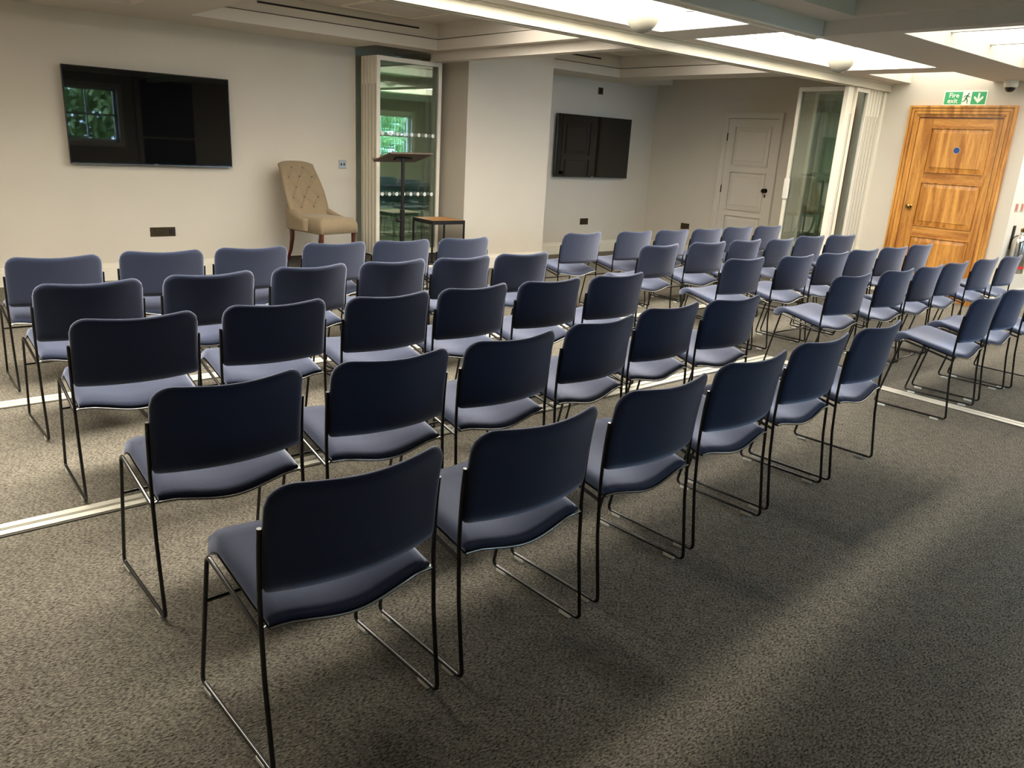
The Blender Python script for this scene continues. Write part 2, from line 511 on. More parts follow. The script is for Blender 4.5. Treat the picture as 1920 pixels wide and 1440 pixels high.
def floor_track(name, x0, x1, y0, y1, along):
    o = root(name)
    b = MB(); h = 0.007
    w_ = (y1 - y0) if along == 'X' else (x1 - x0)
    for (a, c) in ((0, .40), (.48, .52), (.60, 1.0)):
        if along == 'X': b.box(x0, x1, y0 + w_ * a, y0 + w_ * c, 0, h)
        else: b.box(x0 + w_ * a, x0 + w_ * c, y0, y1, 0, h)
    b.build('rail', M['alu'], o)
    b = MB()
    if along == 'X': b.box(x0, x1, y0, y1, 0, 0.003); b.box(x0, x1, y0 - .012, y0, 0, .004)  # near-edge strip: dark colour standing for the gap and its shadow
    else: b.box(x0, x1, y0, y1, 0, 0.003)
    b.build('groove_shade', M['alu_dark'], o)


floor_track('trim_6', -2.4, 5.28, 3.055, 3.147, 'X')
floor_track('trim_7', -2.4, 8.75, 4.56, 4.66, 'X')
floor_track('trim_8', 5.188, 5.28, -2.0, 3.055, 'Y')


# skirting
def skirt(name, x0, x1, y0, y1):
    b = MB(); b.box(x0, x1, y0, y1, 0, .13)
    dx = 0.008 if x1 - x0 < y1 - y0 else 0; dy = 0.008 if dx == 0 else 0
    b.box(x0 + dx, x1, y0 + dy, y1, .13, .162)
    struct(b.build(name, M['trim']))


skirt('baseboard_back', -2.4, 3.34, YB - .022, YB)
skirt('baseboard_pier', 5.53, 6.79, 7.38 - .022, 7.38)
skirt('baseboard_alcove', 6.79, XR, 8.03 - .022, 8.03)
skirt('baseboard_right', XR - .022, XR, 5.3, 5.86)
skirt('baseboard_right_2', XR - .022, XR, 6.79, 8.0)
skirt('baseboard_right_3', XR - .022, XR, 3.05, 3.19)
skirt('baseboard_right_4', XR - .022, XR, 4.3, 4.56)
skirt('baseboard_return', XR, 13.0, 3.05 - .022, 3.05)

# low carpeted platform in front of the parked partition
pf = thing('stage_platform', 'low dark carpeted platform under the armchair and side table', 'platform')
MB().box(3.34, 5.53, 6.98, 8.07, 0.0, 0.15).build('deck', M['carpet_dark'], pf)
MB().box(3.34, 5.53, 6.955, 6.98, 0.118, 0.153).build('nosing', M['alu'], pf)


# ---------------------------------------------------------------- doors
def architrave(b, y0, y1, ztop, depths, x=XR):
    """stepped door surround on the wall facing -X; depths = list of (inset_from_outer, width, projection)"""
    for (i, wd, pr) in depths:
        b.box(x - pr, x, y0 + i, y0 + i + wd, 0, ztop - i - wd)
        b.box(x - pr, x, y1 - i - wd, y1 - i, 0, ztop - i - wd)
        b.box(x - pr, x, y0 + i, y1 - i, ztop - i - wd, ztop - i)


def raised_panel(name, parent, y0, y1, z0, z1, x, m, mitre=.045):
    """field panel with sloped margins, facing -X"""
    b = MB()
    yi0, yi1, zi0, zi1 = y0 + mitre, y1 - mitre, z0 + mitre, z1 - mitre
    xo, xi = x + .012, x - .004
    o = [(xo, y0, z0), (xo, y1, z0), (xo, y1, z1), (xo, y0, z1)]
    i = [(xi + .006, yi0, zi0), (xi + .006, yi1, zi0), (xi + .006, yi1, zi1), (xi + .006, yi0, zi1)]
    j = [(xi, yi0 + .004, zi0 + .004), (xi, yi1 - .004, zi0 + .004), (xi, yi1 - .004, zi1 - .004), (xi, yi0 + .004, zi1 - .004)]
    for k in range(4):
        l = (k + 1) % 4
        b.face([o[k], o[l], i[l], i[k]]); b.face([i[k], i[l], j[l], j[k]])
    b.face(j)
    return b.build(name, m, parent, weld=True)


# oak fire door
d1 = root('door_1')
b = MB()
architrave(b, 3.197, 4.288, 2.105, [(0, .022, .050), (.022, .006, .030), (.028, .026, .040), (.054, .006, .024), (.060, .026, .034), (.086, .014, .018)])
b.build('door_frame', M['oak'], d1)
b = MB(); b.box(XR - .012, XR, 3.297, 3.312, 0, 1.99); b.box(XR - .012, XR, 4.173, 4.188, 0, 1.99); b.box(XR - .012, XR, 3.312, 4.173, 1.975, 2.005)
b.build('door_stop', M['oak'], d1)
b = MB(); b.box(XR - .0135, XR, 3.309, 3.313, 0, 1.98); b.box(XR - .0135, XR, 4.172, 4.176, 0, 1.98); b.box(XR - .0135, XR, 3.309, 4.176, 1.975, 1.987)  # dark strips for the gap; the wide top one paints the frame's shadow
b.build('door_gap_shade', M['leg_wood'], d1)
LY0, LY1, LZ = 3.312, 4.173, 1.975
PAN = [(1.405, 1.866), (.815, 1.28), (.17, .68)]
PY0, PY1 = 3.402, 4.014
b = MB(); xf = XR - .006
b.box(xf, XR, LY0, PY0, 0.006, LZ); b.box(xf, XR, PY1, LY1, 0.006, LZ)
leafo = b.build('stile', M['oak'], d1)
b = MB()
zz = [LZ] + [v for p in PAN for v in (p[1], p[0])] + [0.006]
for k in range(0, len(zz), 2):
    b.box(xf, XR, PY0, PY1, zz[k + 1], zz[k])
b.build('rail', M['oak_h'], d1)
for k, (z0, z1) in enumerate(PAN):
    raised_panel('door_panel', d1, PY0, PY1, z0, z1, xf - .008, M['oak'])
    b = MB()
    b.box(xf - .016, XR, PY0 - .008, PY0, z0 - .008, z1 + .008); b.box(xf - .016, XR, PY1, PY1 + .008, z0 - .008, z1 + .008)
    b.box(xf - .016, XR, PY0, PY1, z0 - .008, z0); b.box(xf - .016, XR, PY0, PY1, z1, z1 + .008)
    b.build('moulding', M['oak'], d1)
b = MB(); b.lathe([(.026, xf), (.026, xf - .006), (.011, xf - .01), (.010, xf - .03), (.024, xf - .04), (.029, xf - .052), (.026, xf - .064), (.012, xf - .07)],
                  (0, 4.093, 1.012), 24, 'X')
b.build('door_knob', M['brass'], d1, smooth=50)
dd = thing('door_disc', 'small round blue disc on the oak door', 'sign')
MB().lathe([(.031, xf - .013), (.031, xf - .016)], (0, 3.708, 1.642), 32, 'X').build('disc', M['blue'], dd)
b = MB().lathe([(.036, xf - .012), (.036, xf - .0145)], (0, 3.708, 1.642), 32, 'X').build('rim', M['plate_grey'], dd)

# pale painted door
d2 = root('door_2')
b = MB(); architrave(b, 5.868, 6.777, 2.016, [(0, .018, .045), (.018, .036, .030), (.054, .02, .022)])
b.build('door_frame', M['door_white'], d2)
LY0, LY1, LZ = 5.946, 6.70, 1.937
PAN = [(1.346, 1.83), (.764, 1.247), (.16, .667)]
PY0, PY1 = 6.04, 6.58
b = MB(); xf = XR - .006
b.box(xf, XR, LY0, PY0, 0.006, LZ); b.box(xf, XR, PY1, LY1, 0.006, LZ)
b.build('stile', M['door_white'], d2)
b = MB()
zz = [LZ] + [v for p in PAN for v in (p[1], p[0])] + [0.006]
for k in range(0, len(zz), 2):
    b.box(xf, XR, PY0, PY1, zz[k + 1], zz[k])
b.build('rail', M['door_white'], d2)
for (z0, z1) in PAN:
    raised_panel('door_panel', d2, PY0, PY1, z0, z1, xf - .007, M['door_white'], .05)
    b = MB()
    b.box(xf - .018, XR, PY0 - .014, PY0, z0 - .014, z1 + .014); b.box(xf - .018, XR, PY1, PY1 + .014, z0 - .014, z1 + .014)
    b.box(xf - .018, XR, PY0, PY1, z0 - .014, z0); b.box(xf - .018, XR, PY0, PY1, z1, z1 + .014)
    b.build('moulding', M['door_white'], d2)
b = MB(); b.box(XR - .004, XR, LY0 - .006, LY0, 0, LZ); b.box(XR - .004, XR, LY1, LY1 + .003, 0, LZ); b.box(XR - .004, XR, LY0, LY1, LZ, LZ + .006)
b.build('door_gap_shade', M['slot'], d2)
b = MB(); b.lathe([(.03, xf), (.03, xf - .006), (.011, xf - .01), (.010, xf - .03), (.022, xf - .04), (.030, xf - .053), (.026, xf - .066), (.01, xf - .07)],
                  (0, 6.0, 1.035), 24, 'X')
b.build('door_knob', M['dark_knob'], d2, smooth=50)
b = MB().lathe([(.012, xf), (.012, xf - .006)], (0, 6.0, .975), 16, 'X'); b.box(xf - .005, xf, 5.992, 6.008, .945, .975)
b.build('keyhole_plate', M['dark_knob'], d2)
for z in (1.70, 1.015, .25):
    MB().bbox(XR - .02, XR - .004, 6.694, 6.712, z - .05, z + .05, .003).build('hinge', M['dark_knob'], d2)


# ---------------------------------------------------------------- folding glass partition panels (parked)
def partition_panel(label, x0, x1, y0, y1, z0=.012, z1=ZT, dots=False, handle=None, lock=False, s=.042, group='parked folding partition panels'):
    """a framed glass leaf; it is long along whichever of x / y is larger"""
    alongx = (x1 - x0) > (y1 - y0)
    t = thing('partition_panel', label, 'partition panel', ((x0 + x1) / 2, (y0 + y1) / 2, 0), group=group)
    X, Y = (x1 - x0) / 2, (y1 - y0) / 2
    def P(b, a0, a1, c0, c1, k=1.0):
        if alongx: b.box(a0, a1, -Y * k, Y * k, c0, c1)
        else: b.box(-X * k, X * k, a0, a1, c0, c1)
    L = X if alongx else Y
    b = MB(); P(b, -L, -L + s, z0, z1); P(b, L - s, L, z0, z1); P(b, -L + s, L - s, z0, z0 + .06); P(b, -L + s, L - s, z1 - .045, z1)
    b.build('frame', M['panel_frame'], t)
    b = MB(); P(b, -L - .002, -L, z0 + .02, z1 - .28, .3); P(b, L, L + .002, z0 + .02, z1 - .28, .3)
    b.build('seal', M['seal'], t)
    b = MB(); g = .004
    if alongx: b.box(-L + s, L - s, -g, g, z0 + .06, z1 - .045)
    else: b.box(-g, g, -L + s, L - s, z0 + .06, z1 - .045)
    b.build('glass', M['glass'], t)
    if dots:
        for zr in (1.483, .838):
            b = MB(); n = 8
            for k in range(n):
                c = -L + s + (2 * L - 2 * s) * (k + .5) / n
                if alongx: b.lathe([(.021, -g - .0012), (.021, -g - .0004)], (c, 0, zr), 20, 'Y')
                else: b.lathe([(.021, -g - .0012), (.021, -g - .0004)], (0, c, zr), 20, 'X')
            b.build('dot_row', M['dot'], t)
    if handle:
        b = MB(); a, c0, c1 = handle
        if alongx: b.bbox(a - .03, a + .03, -Y - .02, -Y, c0, c1)
        else: b.bbox(-X - .02, -X, a - .035, a + .035, c0, c1)
        b.build('handle', M['white_plastic'], t)
    if lock:
        MB().bbox(-.018, .018, -Y - .008, -Y, .90, 1.04, .003).build('lock_plate', M['white_plastic'], t)
    return t


SZ = .165
for k in range(5):
    y = 7.70 + k * .068
    if k == 0:
        lab = 'front glass partition panel with frosted dots behind the lectern'
    else:
        lab = ['', 'pale framed glass partition panel folded second behind the lectern panel', 'pale framed glass partition panel, middle of the stack behind the lectern',
               'pale framed glass partition panel, fourth in the stack behind the lectern', 'pale framed glass partition panel closest to the recess wall'][k]
    partition_panel(lab, 4.565, 5.40, y, y + .056, SZ, 2.26, dots=True)
for k, x in enumerate((8.70, 9.075, 9.14, 9.21, 9.28, 9.35)):
    lab = ['green glass partition panel with white pull handle beside the pale door', 'white edged partition panel standing next to the narrow glass leaf',
           'white edged partition panel, second from the narrow glass leaf', 'white edged partition panel, third from the narrow glass leaf',
           'white edged partition panel, second from the wall by the oak door', 'white edged partition panel against the wall by the oak door'][k]
    partition_panel(lab, x, x + .056, 4.62, 5.26, .012, ZT, handle=(.29, 1.0, 1.235) if k == 0 else None)
partition_panel('narrow glass leaf between the green glass panel and white panel edges', 8.762, 9.05, 4.592, 4.65, .012, ZT, s=.026)
b = MB(); b.box(9.425, XR, 4.60, 4.70, 0.0, ZT)
struct(b.build('trim_9', M['panel_frame']))
b = MB(); b.bbox(8.60, 8.695, 4.60, 4.655, .012, ZT, .004)
t = thing('partition_post', 'white lock post at the aisle end of the parked partition', 'post')
b.build('post', M['panel_frame'], t)
MB().bbox(8.63, 8.665, 4.592, 4.60, .90, 1.04, .003).build('lock_plate', M['white_plastic'], t)


# ---------------------------------------------------------------- chairs
W, DEP = .235, .417


def build_chair():
    t = thing('audience_chair', '', 'chair', group='navy audience chairs set out in rows')
    # backrest
    wp, z0, z1, rc = .230, .478, .748, .058

    def ycur(u, z):
        return .028 - .039 * max(0, (z - .42) / .324) ** 2 - .049 * (1 - (u / wp) ** 2) + .006

    def back(u, v, side):
        a = (u * 2 - 1)
        a = math.copysign(1 - (1 - abs(a)) ** 1.35, a)          # finer towards the edges
        x = a * wp
        d = max(0, abs(x) - (wp - rc))
        top = z1 - rc + math.sqrt(max(0, rc * rc - d * d)) - .011 * (.5 + .5 * math.cos(PI * x / wp))
        d2 = max(0, abs(x) - (wp - .014))
        bot = z0 + .014 - math.sqrt(max(0, .014 ** 2 - d2 * d2))
        vv = 1 - (1 - v) ** 1.3
        z = bot + (top - bot) * vv
        e = min(wp - abs(x), top - z, z - bot)
        h = .004 + .0085 * min(1, math.sqrt(max(0, e) / .014))
        return (x, ycur(x, z) + (h if side else -h), z)
    b = MB(); b.slab(back, 28, 14)
    b.build('backrest', M['fabric'], t, smooth=70, weld=True)
    # seat
    ws = .219

    def seat_mid(u, s):
        x = u * ws
        y = .028 + s * .405 - .012 * (1 - s) ** 2 * (.5 + .5 * math.cos(PI * u))
        z = .397 + .056 * min(1, s / .80) - (.020 * (1 - s) ** 1.2 + .010) * (.5 + .5 * math.cos(PI * u)) - .030 * max(0, (s - .80) / .20) ** 2
        return x, y, z

    def seat(u, v, side, grow_=0.0, th=.014, drop=0.0):
        a = u * 2 - 1
        s = v
        # plan corner rounding at the front
        r = .07
        x, y, z = seat_mid(a, s)
        ymax = .028 + .405
        if abs(x) > ws - r:
            dd_ = abs(x) - (ws - r)
            lim = ymax - r + math.sqrt(max(0, r * r - dd_ * dd_))
            y = .028 + (lim - .028) * s
        e = min(ws - abs(x), s * .405 * .55 + .001, ymax - y + .004)
        h = .003 + (th - .003) * min(1, math.sqrt(max(0, e) / .028))
        return (x * (1 + grow_), y + (y - .23) * grow_, z + drop + (h if side else -.005))
    b = MB(); b.slab(lambda u, v, s: seat(u, v, s, 0, .020), 24, 20)
    b.build('seat', M['fabric'], t, smooth=70, weld=True)
    b = MB(); b.slab(lambda u, v, s: (lambda p: (p[0], p[1], p[2] - (.005 if s else .007)))(seat(u, v, 0, .008)), 24, 20)
    b.build('seat_pan', M['pan'], t, smooth=60)
    MB().tube([(lambda p: (p[0], p[1] - .005, p[2] - .003))(seat(k / 24, 0, 0, .006)) for k in range(25)], .0040, 8).build('seat_rim', M['rim'], t, smooth=60)
    # side frames
    zf = .017
    for sx in (-1, 1):
        x = sx * W
        pts = [(x, .020, .640), (x, .027, .58), (x, .032, .50), (x, .034, .42), (x, .026, .25), (x, .004, zf), (x, DEP + .004, zf), (x, .332, .432), (x, .300, .434), (x, .034, .376)]
        b = MB()
        # upright, gently curved
        up = pts[:5]
        b.tube(up + [(x, -.002, zf), (x, DEP + .006, zf), (x, .330, .437), (x, .036, .374)], .0060, 10, fillet=.022)
        f = b.build('side_frame', M['blackrod'], t, smooth=50)
        for y in (.038, .352):
            MB().bbox(x - .0064, x + .0064, y, y + .048, 0.0, .0135, .003).build('glide', M['clear_plastic'], f)
        MB().tube([(x, .036, .378), (x - sx * .006, .036, .381), (x - sx * .020, .042, .384)], .0052, 8).build('bracket', M['chrome'], t, smooth=50)
    MB().tube([(-W, .360, .292), (W, .360, .292)], .0048, 8).build('cross_brace', M['blackrod'], t, smooth=50)
    return t


CHAIRS = [
(1,1,0.850,4.749,-0.9),(1,2,1.414,4.792,-6.7),(1,3,1.952,4.792,-3.2),(1,4,2.555,4.847,-2.4),(1,5,3.086,4.841,-3.0),
(1,6,3.641,4.837,-2.0),(1,7,4.943,4.859,-0.3),(1,8,5.604,4.836,-0.5),(1,9,6.137,4.827,-1.3),(1,10,6.677,4.815,-1.8),
(1,11,7.254,4.848,-3.6),(1,12,7.817,4.845,-2.7),(2,1,0.832,3.930,0.9),(2,2,1.393,3.965,1.2),(2,3,1.963,4.011,2.8),
(2,4,2.505,4.021,1.2),(2,5,3.013,4.013,2.2),(2,6,3.527,4.023,-2.0),(2,7,4.999,4.040,-0.5),(2,8,5.630,4.039,-3.2),
(2,9,6.191,4.042,-0.2),(2,10,6.706,4.008,2.8),(2,11,7.335,4.063,-3.7),(2,12,7.860,4.018,-6.3),(3,1,0.815,3.150,-1.8),
(3,2,1.384,3.161,-1.6),(3,3,1.923,3.123,1.1),(3,4,2.436,3.138,3.2),(3,5,2.962,3.130,-0.1),(3,6,3.492,3.116,-0.4),
(3,7,5.036,3.275,-3.4),(3,8,5.648,3.214,-1.4),(3,9,6.203,3.211,-0.4),(3,10,6.764,3.234,-2.8),(3,11,7.320,3.227,-3.0),
(3,12,7.925,3.246,-0.4),(4,1,0.813,2.197,0.6),(4,2,1.368,2.192,-0.3),(4,3,1.913,2.214,1.9),(4,4,2.465,2.265,5.2),
(4,5,3.018,2.337,1.8),(4,6,3.525,2.323,-0.8),(4,7,5.078,2.476,-1.9),(4,8,5.713,2.462,-1.3),(4,9,6.235,2.462,1.5),
(4,10,6.753,2.474,0.7),(4,11,7.374,2.468,0.1),(4,12,7.911,2.454,1.0),(5,1,0.816,1.438,1.8),(5,2,1.371,1.455,1.3),
(5,3,1.956,1.500,2.1),(5,4,2.517,1.542,1.8),(5,5,3.069,1.576,2.4),(5,6,3.607,1.592,3.1),(5,7,5.097,1.662,2.5),
(5,8,5.716,1.701,2.0),(5,9,6.271,1.683,-0.7)]
ROWN = {1: 'front row', 2: 'second row', 3: 'middle row', 4: 'fourth row', 5: 'rear row'}
ORD = ['first', 'second', 'third', 'fourth', 'fifth', 'sixth']
proto = build_chair()
for i, (r, c, x, y, a) in enumerate(CHAIRS):
    o = proto if i == 0 else copy_tree(proto)
    o.location = (x, y, 0); o.rotation_euler = (0, 0, math.radians(a))
    if c <= 6:
        o['label'] = 'navy chair %s from the aisle, %s of the block before the large screen' % (ORD[6 - c], ROWN[r])
    else:
        o['label'] = 'navy chair %s from the aisle, %s of the block before the oak door' % (ORD[c - 7], ROWN[r])


# ---------------------------------------------------------------- screens
def television(label, x0, x1, z0, z1, yf, yw):
    t = thing('television', label, 'television', ((x0 + x1) / 2, yw, z0), group='wall-mounted screens')
    hw, h, d = (x1 - x0) / 2, z1 - z0, yw - yf
    MB().bbox(-hw, hw, -d, -d + .035, 0, h, .004).build('bezel', M['bezel'], t)
    MB().box(-hw + .008, hw - .008, -d - .0012, -d, .02, h - .008).build('screen', M['screen'], t)
    MB().bbox(-hw + .2, hw - .2, -d + .035, -.03, .08, h - .12, .01).build('back_housing', M['bezel'], t)
    MB().box(-.2, .2, -.03, -.002, .25, h - .25).build('wall_bracket', M['black_metal'], t)
    MB().box(-hw + .002, hw - .002, -d - .002, -d, .002, .010).build('bottom_strip', M['bezel_edge'], t)
    MB().bbox(-.02, .02, -d - .0032, -d - .0008, .008, .016, .001).build('badge', M['chrome'], t)


television('large wide black screen beside the buttoned armchair', 1.649, 3.095, 1.066, 1.892, 8.0, YB)
television('black screen in the alcove beside the pale panelled door', 7.46, 8.91, 1.055, 1.872, 7.96, 8.03)


# ---------------------------------------------------------------- plates on the walls
def wall_plate(name, label, cat, origin, normal, wd, h, m, kind, group='wall plates'):
    t = thing(name, label, cat, mtx=facing(origin, normal), group=group)
    MB().bbox(-wd / 2, wd / 2, -h / 2, h / 2, 0, .008, .002).build('plate', m, t)

    def uk(cx):
        b = MB(); b.box(cx - .004, cx + .004, .008, .026, .0075, .0092)
        b.box(cx - .016, cx - .006, -.016, -.008, .0075, .0092); b.box(cx + .006, cx + .016, -.016, -.008, .0075, .0092)
        b.build('socket_hole', M['socket_black'], t)
        MB().bbox(cx - .006, cx + .006, .03, .04, .008, .012, .001).build('rocker', M['socket_black'], t)
    if kind == 'double':
        uk(-wd * .33); uk(wd * .02)
        b = MB(); b.bbox(wd * .24, wd * .44, -.026, .026, .008, .012, .002); b.build('data_module', M['socket_black'], t)
    elif kind == 'single':
        uk(0)
    elif kind == 'switch':
        for q in (-.018, .018):
            MB().bbox(q - .007, q + .007, -.012, .012, .008, .013, .001).build('rocker', M['socket_black'], t)
    elif kind == 'twin':
        uk(-wd * .24); uk(wd * .24)
    elif kind == 'blank':
        MB().bbox(-wd * .28, wd * .28, -h * .22, h * .22, .008, .011, .001).build('insert', M['socket_black'], t)
    return t


wall_plate('wall_socket', 'long bronze socket plate below the large screen', 'socket', (2.403, YB, .444), (0, -1, 0), .235, .088, M['bronze'], 'double')
wall_plate('light_switch', 'steel switch plate above the armchair beside the glass panels', 'switch', (4.352, YB, 1.13), (0, -1, 0), .088, .088, M['steel'], 'switch')
wall_plate('wall_socket', 'bronze socket low on the wall behind the armchair legs', 'socket', (4.425, YB, .43), (0, -1, 0), .07, .088, M['bronze'], 'single')
wall_plate('wall_socket', 'small dark socket below the alcove screen', 'socket', (8.165, 8.03, .445), (0, -1, 0), .16, .088, M['bronze'], 'twin')
wall_plate('wall_socket', 'dark plate high above the alcove screen', 'socket', (8.29, 8.03, 2.21), (0, -1, 0), .09, .088, M['bronze'], 'blank')
wall_plate('wall_socket', 'dark socket low beside the pale door', 'socket', (XR, 7.245, .435), (-1, 0, 0), .15, .086, M['bronze'], 'twin')

# ---------------------------------------------------------------- fire exit sign
sg = thing('exit_sign', 'green and white fire exit sign above the oak door', 'sign', mtx=facing((XR, 3.742, 2.183), (-1, 0, 0)))
SW, SH = .438, .146
MB().box(-SW / 2, SW / 2, -SH / 2, SH / 2, 0, .004).build('board', M['sign_white'], sg)
bd = .009
x1 = -SW / 2 + bd; x2 = x1 + .182; x3 = x2 + .092; x4 = SW / 2 - bd
for (f0, f1) in ((x1, x2), (x3, x4)):
    MB().box(f0, f1, -SH / 2 + bd, SH / 2 - bd, .004, .005).build('field', M['green'], sg)


def strokes(b, segs, z0, z1):
    for (p, q, w0, w1) in segs:
        p, q = Vector(p), Vector(q); d = (q - p).normalized(); n = Vector((-d.y, d.x))
        poly = []
        for k in range(7):
            a = PI / 2 + PI * k / 6
            poly.append(p + (d * math.cos(a) + n * math.sin(a)) * w0)
        for k in range(7):
            a = -PI / 2 + PI * k / 6
            poly.append(q + (d * math.cos(a) + n * math.sin(a)) * w1)
        b.prism([(v.x, v.y) for v in poly], z0, z1)


cx = (x2 + x3) / 2
b = MB()
b.lathe([(.0088, .0052), (.0088, .0062)], (cx + .014, .044, 0), 16)
strokes(b, [((cx + .006, .027), (cx - .006, .000), .0085, .0075), ((cx + .004, .028), (cx - .022, .020), .004, .0036), ((cx - .022, .020), (cx - .030, .004), .0036, .003),
            ((cx + .010, .026), (cx + .022, .010), .004, .0036), ((cx + .022, .010), (cx + .036, .014), .0036, .003),
            ((cx - .004, .000), (cx + .010, -.024), .006, .005), ((cx + .010, -.024), (cx + .014, -.056), .005, .004),
            ((cx - .008, .000), (cx - .016, -.028), .006, .005), ((cx - .016, -.028), (cx - .040, -.036), .005, .004)], .0042, .0056)
b.build('running_figure', M['man'], sg)
ac = (x3 + x4) / 2
b = MB()
b.prism([(ac - .0085, .050), (ac - .0085, -.012), (ac - .034, .016), (ac - .046, .016), (ac - .046, -.001), (ac, -.052), (ac + .046, -.001), (ac + .046, .016), (ac + .034, .016), (ac + .0085, -.012), (ac + .0085, .050)],
        .0048, .0062)
b.build('arrow', M['sign_white'], sg)
for txt, yy, xx in (('Fire', .006, x1 + .042), ('exit', -.050, x1 + .036)):
    cu = bpy.data.curves.new('lettering', 'FONT'); cu.body = txt; cu.size = .068; cu.extrude = .0006; cu.offset = .0008; cu.align_x = 'LEFT'
    cu.materials.append(M['sign_white'])
    tmp = bpy.data.objects.new('tmp', cu); COL.objects.link(tmp)
    me = bpy.data.meshes.new_from_object(tmp.evaluated_get(bpy.context.evaluated_depsgraph_get())); me.name = 'lettering'
    bpy.data.objects.remove(tmp)
    to = bpy.data.objects.new('lettering', me); COL.objects.link(to); to.parent = sg; to.location = (xx, yy, .0056)

# ---------------------------------------------------------------- ceiling camera, extinguisher, red plates
cd = thing('dome_camera', 'white dome security camera on the ceiling by the oak door', 'camera', (9.36, 3.28, ZC))
MB().lathe([(.062, 0), (.066, -.012), (.066, -.05), (.058, -.066), (.05, -.07)], (0, 0, 0), 32).build('housing', M['white_plastic'], cd, smooth=40)
MB().lathe([(.048, -.066), (.047, -.082), (.040, -.098), (.026, -.110), (.008, -.115)], (0, 0, 0), 32).build('dome', M['dome'], cd, smooth=60)

fe = thing('fire_extinguisher', 'polished steel fire extinguisher hung on the wall past the oak door', 'fire extinguisher', (9.695, 2.955, .40))
MB().lathe([(.06, 0), (.082, .004), (.085, .02), (.085, .33), (.078, .37), (.055, .40), (.022, .418), (.02, .44)], (0, 0, 0), 36).build('cylinder', M['silver'], fe, smooth=45)
b = MB()
b.grid(lambda u, v: (.0862 * math.cos(math.radians(-95 + 130 * u)), .0862 * math.sin(math.radians(-95 + 130 * u)), .12 + .2 * v), 20, 1)
b.build('label_band', M['label_dark'], fe, smooth=45)
MB().lathe([(.0866, .055), (.0866, .085)], (0, 0, 0), 36).build('red_band', M['red'], fe, smooth=45)
b = MB(); b.lathe([(.02, .44), (.024, .45), (.024, .475), (.012, .48)], (0, 0, 0), 20); b.tube([(0, 0, .47), (.03, -.03, .482), (.07, -.05, .476)], .008, 8)
b.tube([(0, 0, .485), (.03, -.03, .51), (.08, -.05, .51)], .007, 8)
b.build('valve', M['brass'], fe, smooth=40)
b = MB(); b.tube([(.02, -.02, .47), (.07, -.05, .47), (.098, -.04, .40), (.098, -.03, .15)], .009, 8, fillet=.03)
b.build('hose', M['label_dark'], fe, smooth=50)
MB().lathe([(.018, 0), (.018, .012)], (.0, -.034, .462), 20).build('gauge', M['red'], fe)
MB().bbox(-.03, .03, .083, .095, .25, .5, .003).build('wall_hook', M['black_metal'], fe)
for k, xx in enumerate((9.635, 9.80)):
    t = thing('notice_plate', ['pale and red notice plate above the extinguisher, closer to the oak door', 'pale and red notice plate above the extinguisher, further from the oak door'][k],
              'notice', mtx=facing((xx, 3.05, 1.09), (0, -1, 0)), group='notice plates above the extinguisher')
    MB().bbox(-.05, .05, -.045, .045, 0, .004, .001).build('plate', M['plate_grey'], t)
    MB().box(-.042, .012, -.03, .036, .004, .005).build('red_field', M['plate_red'], t)

# ---------------------------------------------------------------- globe lamps and fittings in the roof lights
for k, (x, y) in enumerate(((4.40, 3.92), (7.10, 3.92))):
    t = thing('globe_lamp', ['white opal globe lamp above the aisle between the chair blocks', 'white opal globe lamp above the chairs before the oak door'][k], 'lamp',
              (x, y, 2.33), group='globe lamps hung in the roof lights')
    r = .112
    prof = [(max(.001, r * math.sin(a)), -r * math.cos(a)) for a in [PI * (j / 22) for j in range(0, 19)]]
    MB().lathe(prof, (0, 0, 0), 36).build('globe', M['globe'], t, smooth=60)
    MB().lathe([(.06, .088), (.06, .112), (.05, .126)], (0, 0, 0), 20).build('stem', M['white_plastic'], t, smooth=40)
t = thing('smoke_detector', 'small pale detector in the roof light beside the first globe', 'detector', (4.72, 3.78, 2.42))
MB().lathe([(.05, .02), (.055, 0), (.04, -.02), (.03, -.035)], (0, 0, 0), 24).build('body', M['white_plastic'], t, smooth=40)
MB().lathe([(.02, .02), (.02, .036)], (0, 0, 0), 12).build('stem', M['white_plastic'], t)

# ceiling fittings in the coffers
t = thing('ceiling_hatch', 'square access hatch in the coffer above the armchair', 'hatch', (4.28, 6.75, 2.60))
MB().bbox(-.38, .38, -.44, .44, -.012, 0, .003).build('panel', M['hatch'], t)
b = MB(); b.box(-.40, -.38, -.46, .46, -.02, 0); b.box(.38, .40, -.46, .46, -.02, 0); b.box(-.38, .38, .44, .46, -.02, 0); b.box(-.38, .38, -.46, -.44, -.02, 0)
b.build('rim', M['alu'], t)
t = thing('slot_vent', 'long dark slot vent in the coffer above the large screen', 'vent', (4.0, 7.38, 2.53))
MB().box(-.85, .87, -.006, 0, -.004, .012).build('slot', M['slot'], t)
t = thing('slot_vent', 'short dark slot vent in the alcove coffer', 'vent', (7.35, 7.45, 2.53))
MB().box(-.30, .30, -.006, 0, -.004, .012).build('slot', M['slot'], t)
t = thing('ceiling_hatch', 'square access hatch in the alcove coffer', 'hatch', (7.45, 6.8, 2.60))
MB().bbox(-.4, .4, -.4, .4, -.012, 0, .003).build('panel', M['hatch'], t)
b = MB(); b.box(-.42, -.40, -.42, .42, -.02, 0); b.box(.40, .42, -.42, .42, -.02, 0); b.box(-.40, .40, .40, .42, -.02, 0); b.box(-.40, .40, -.42, -.40, -.02, 0)
b.build('rim', M['alu'], t)
t = thing('smoke_detector', 'pale round detector on the alcove ceiling', 'detector', (7.98, 5.9, 2.60))
MB().lathe([(.05, 0), (.055, -.015), (.04, -.03), (.03, -.04)], (0, 0, 0), 24).build('body', M['white_plastic'], t, smooth=40)

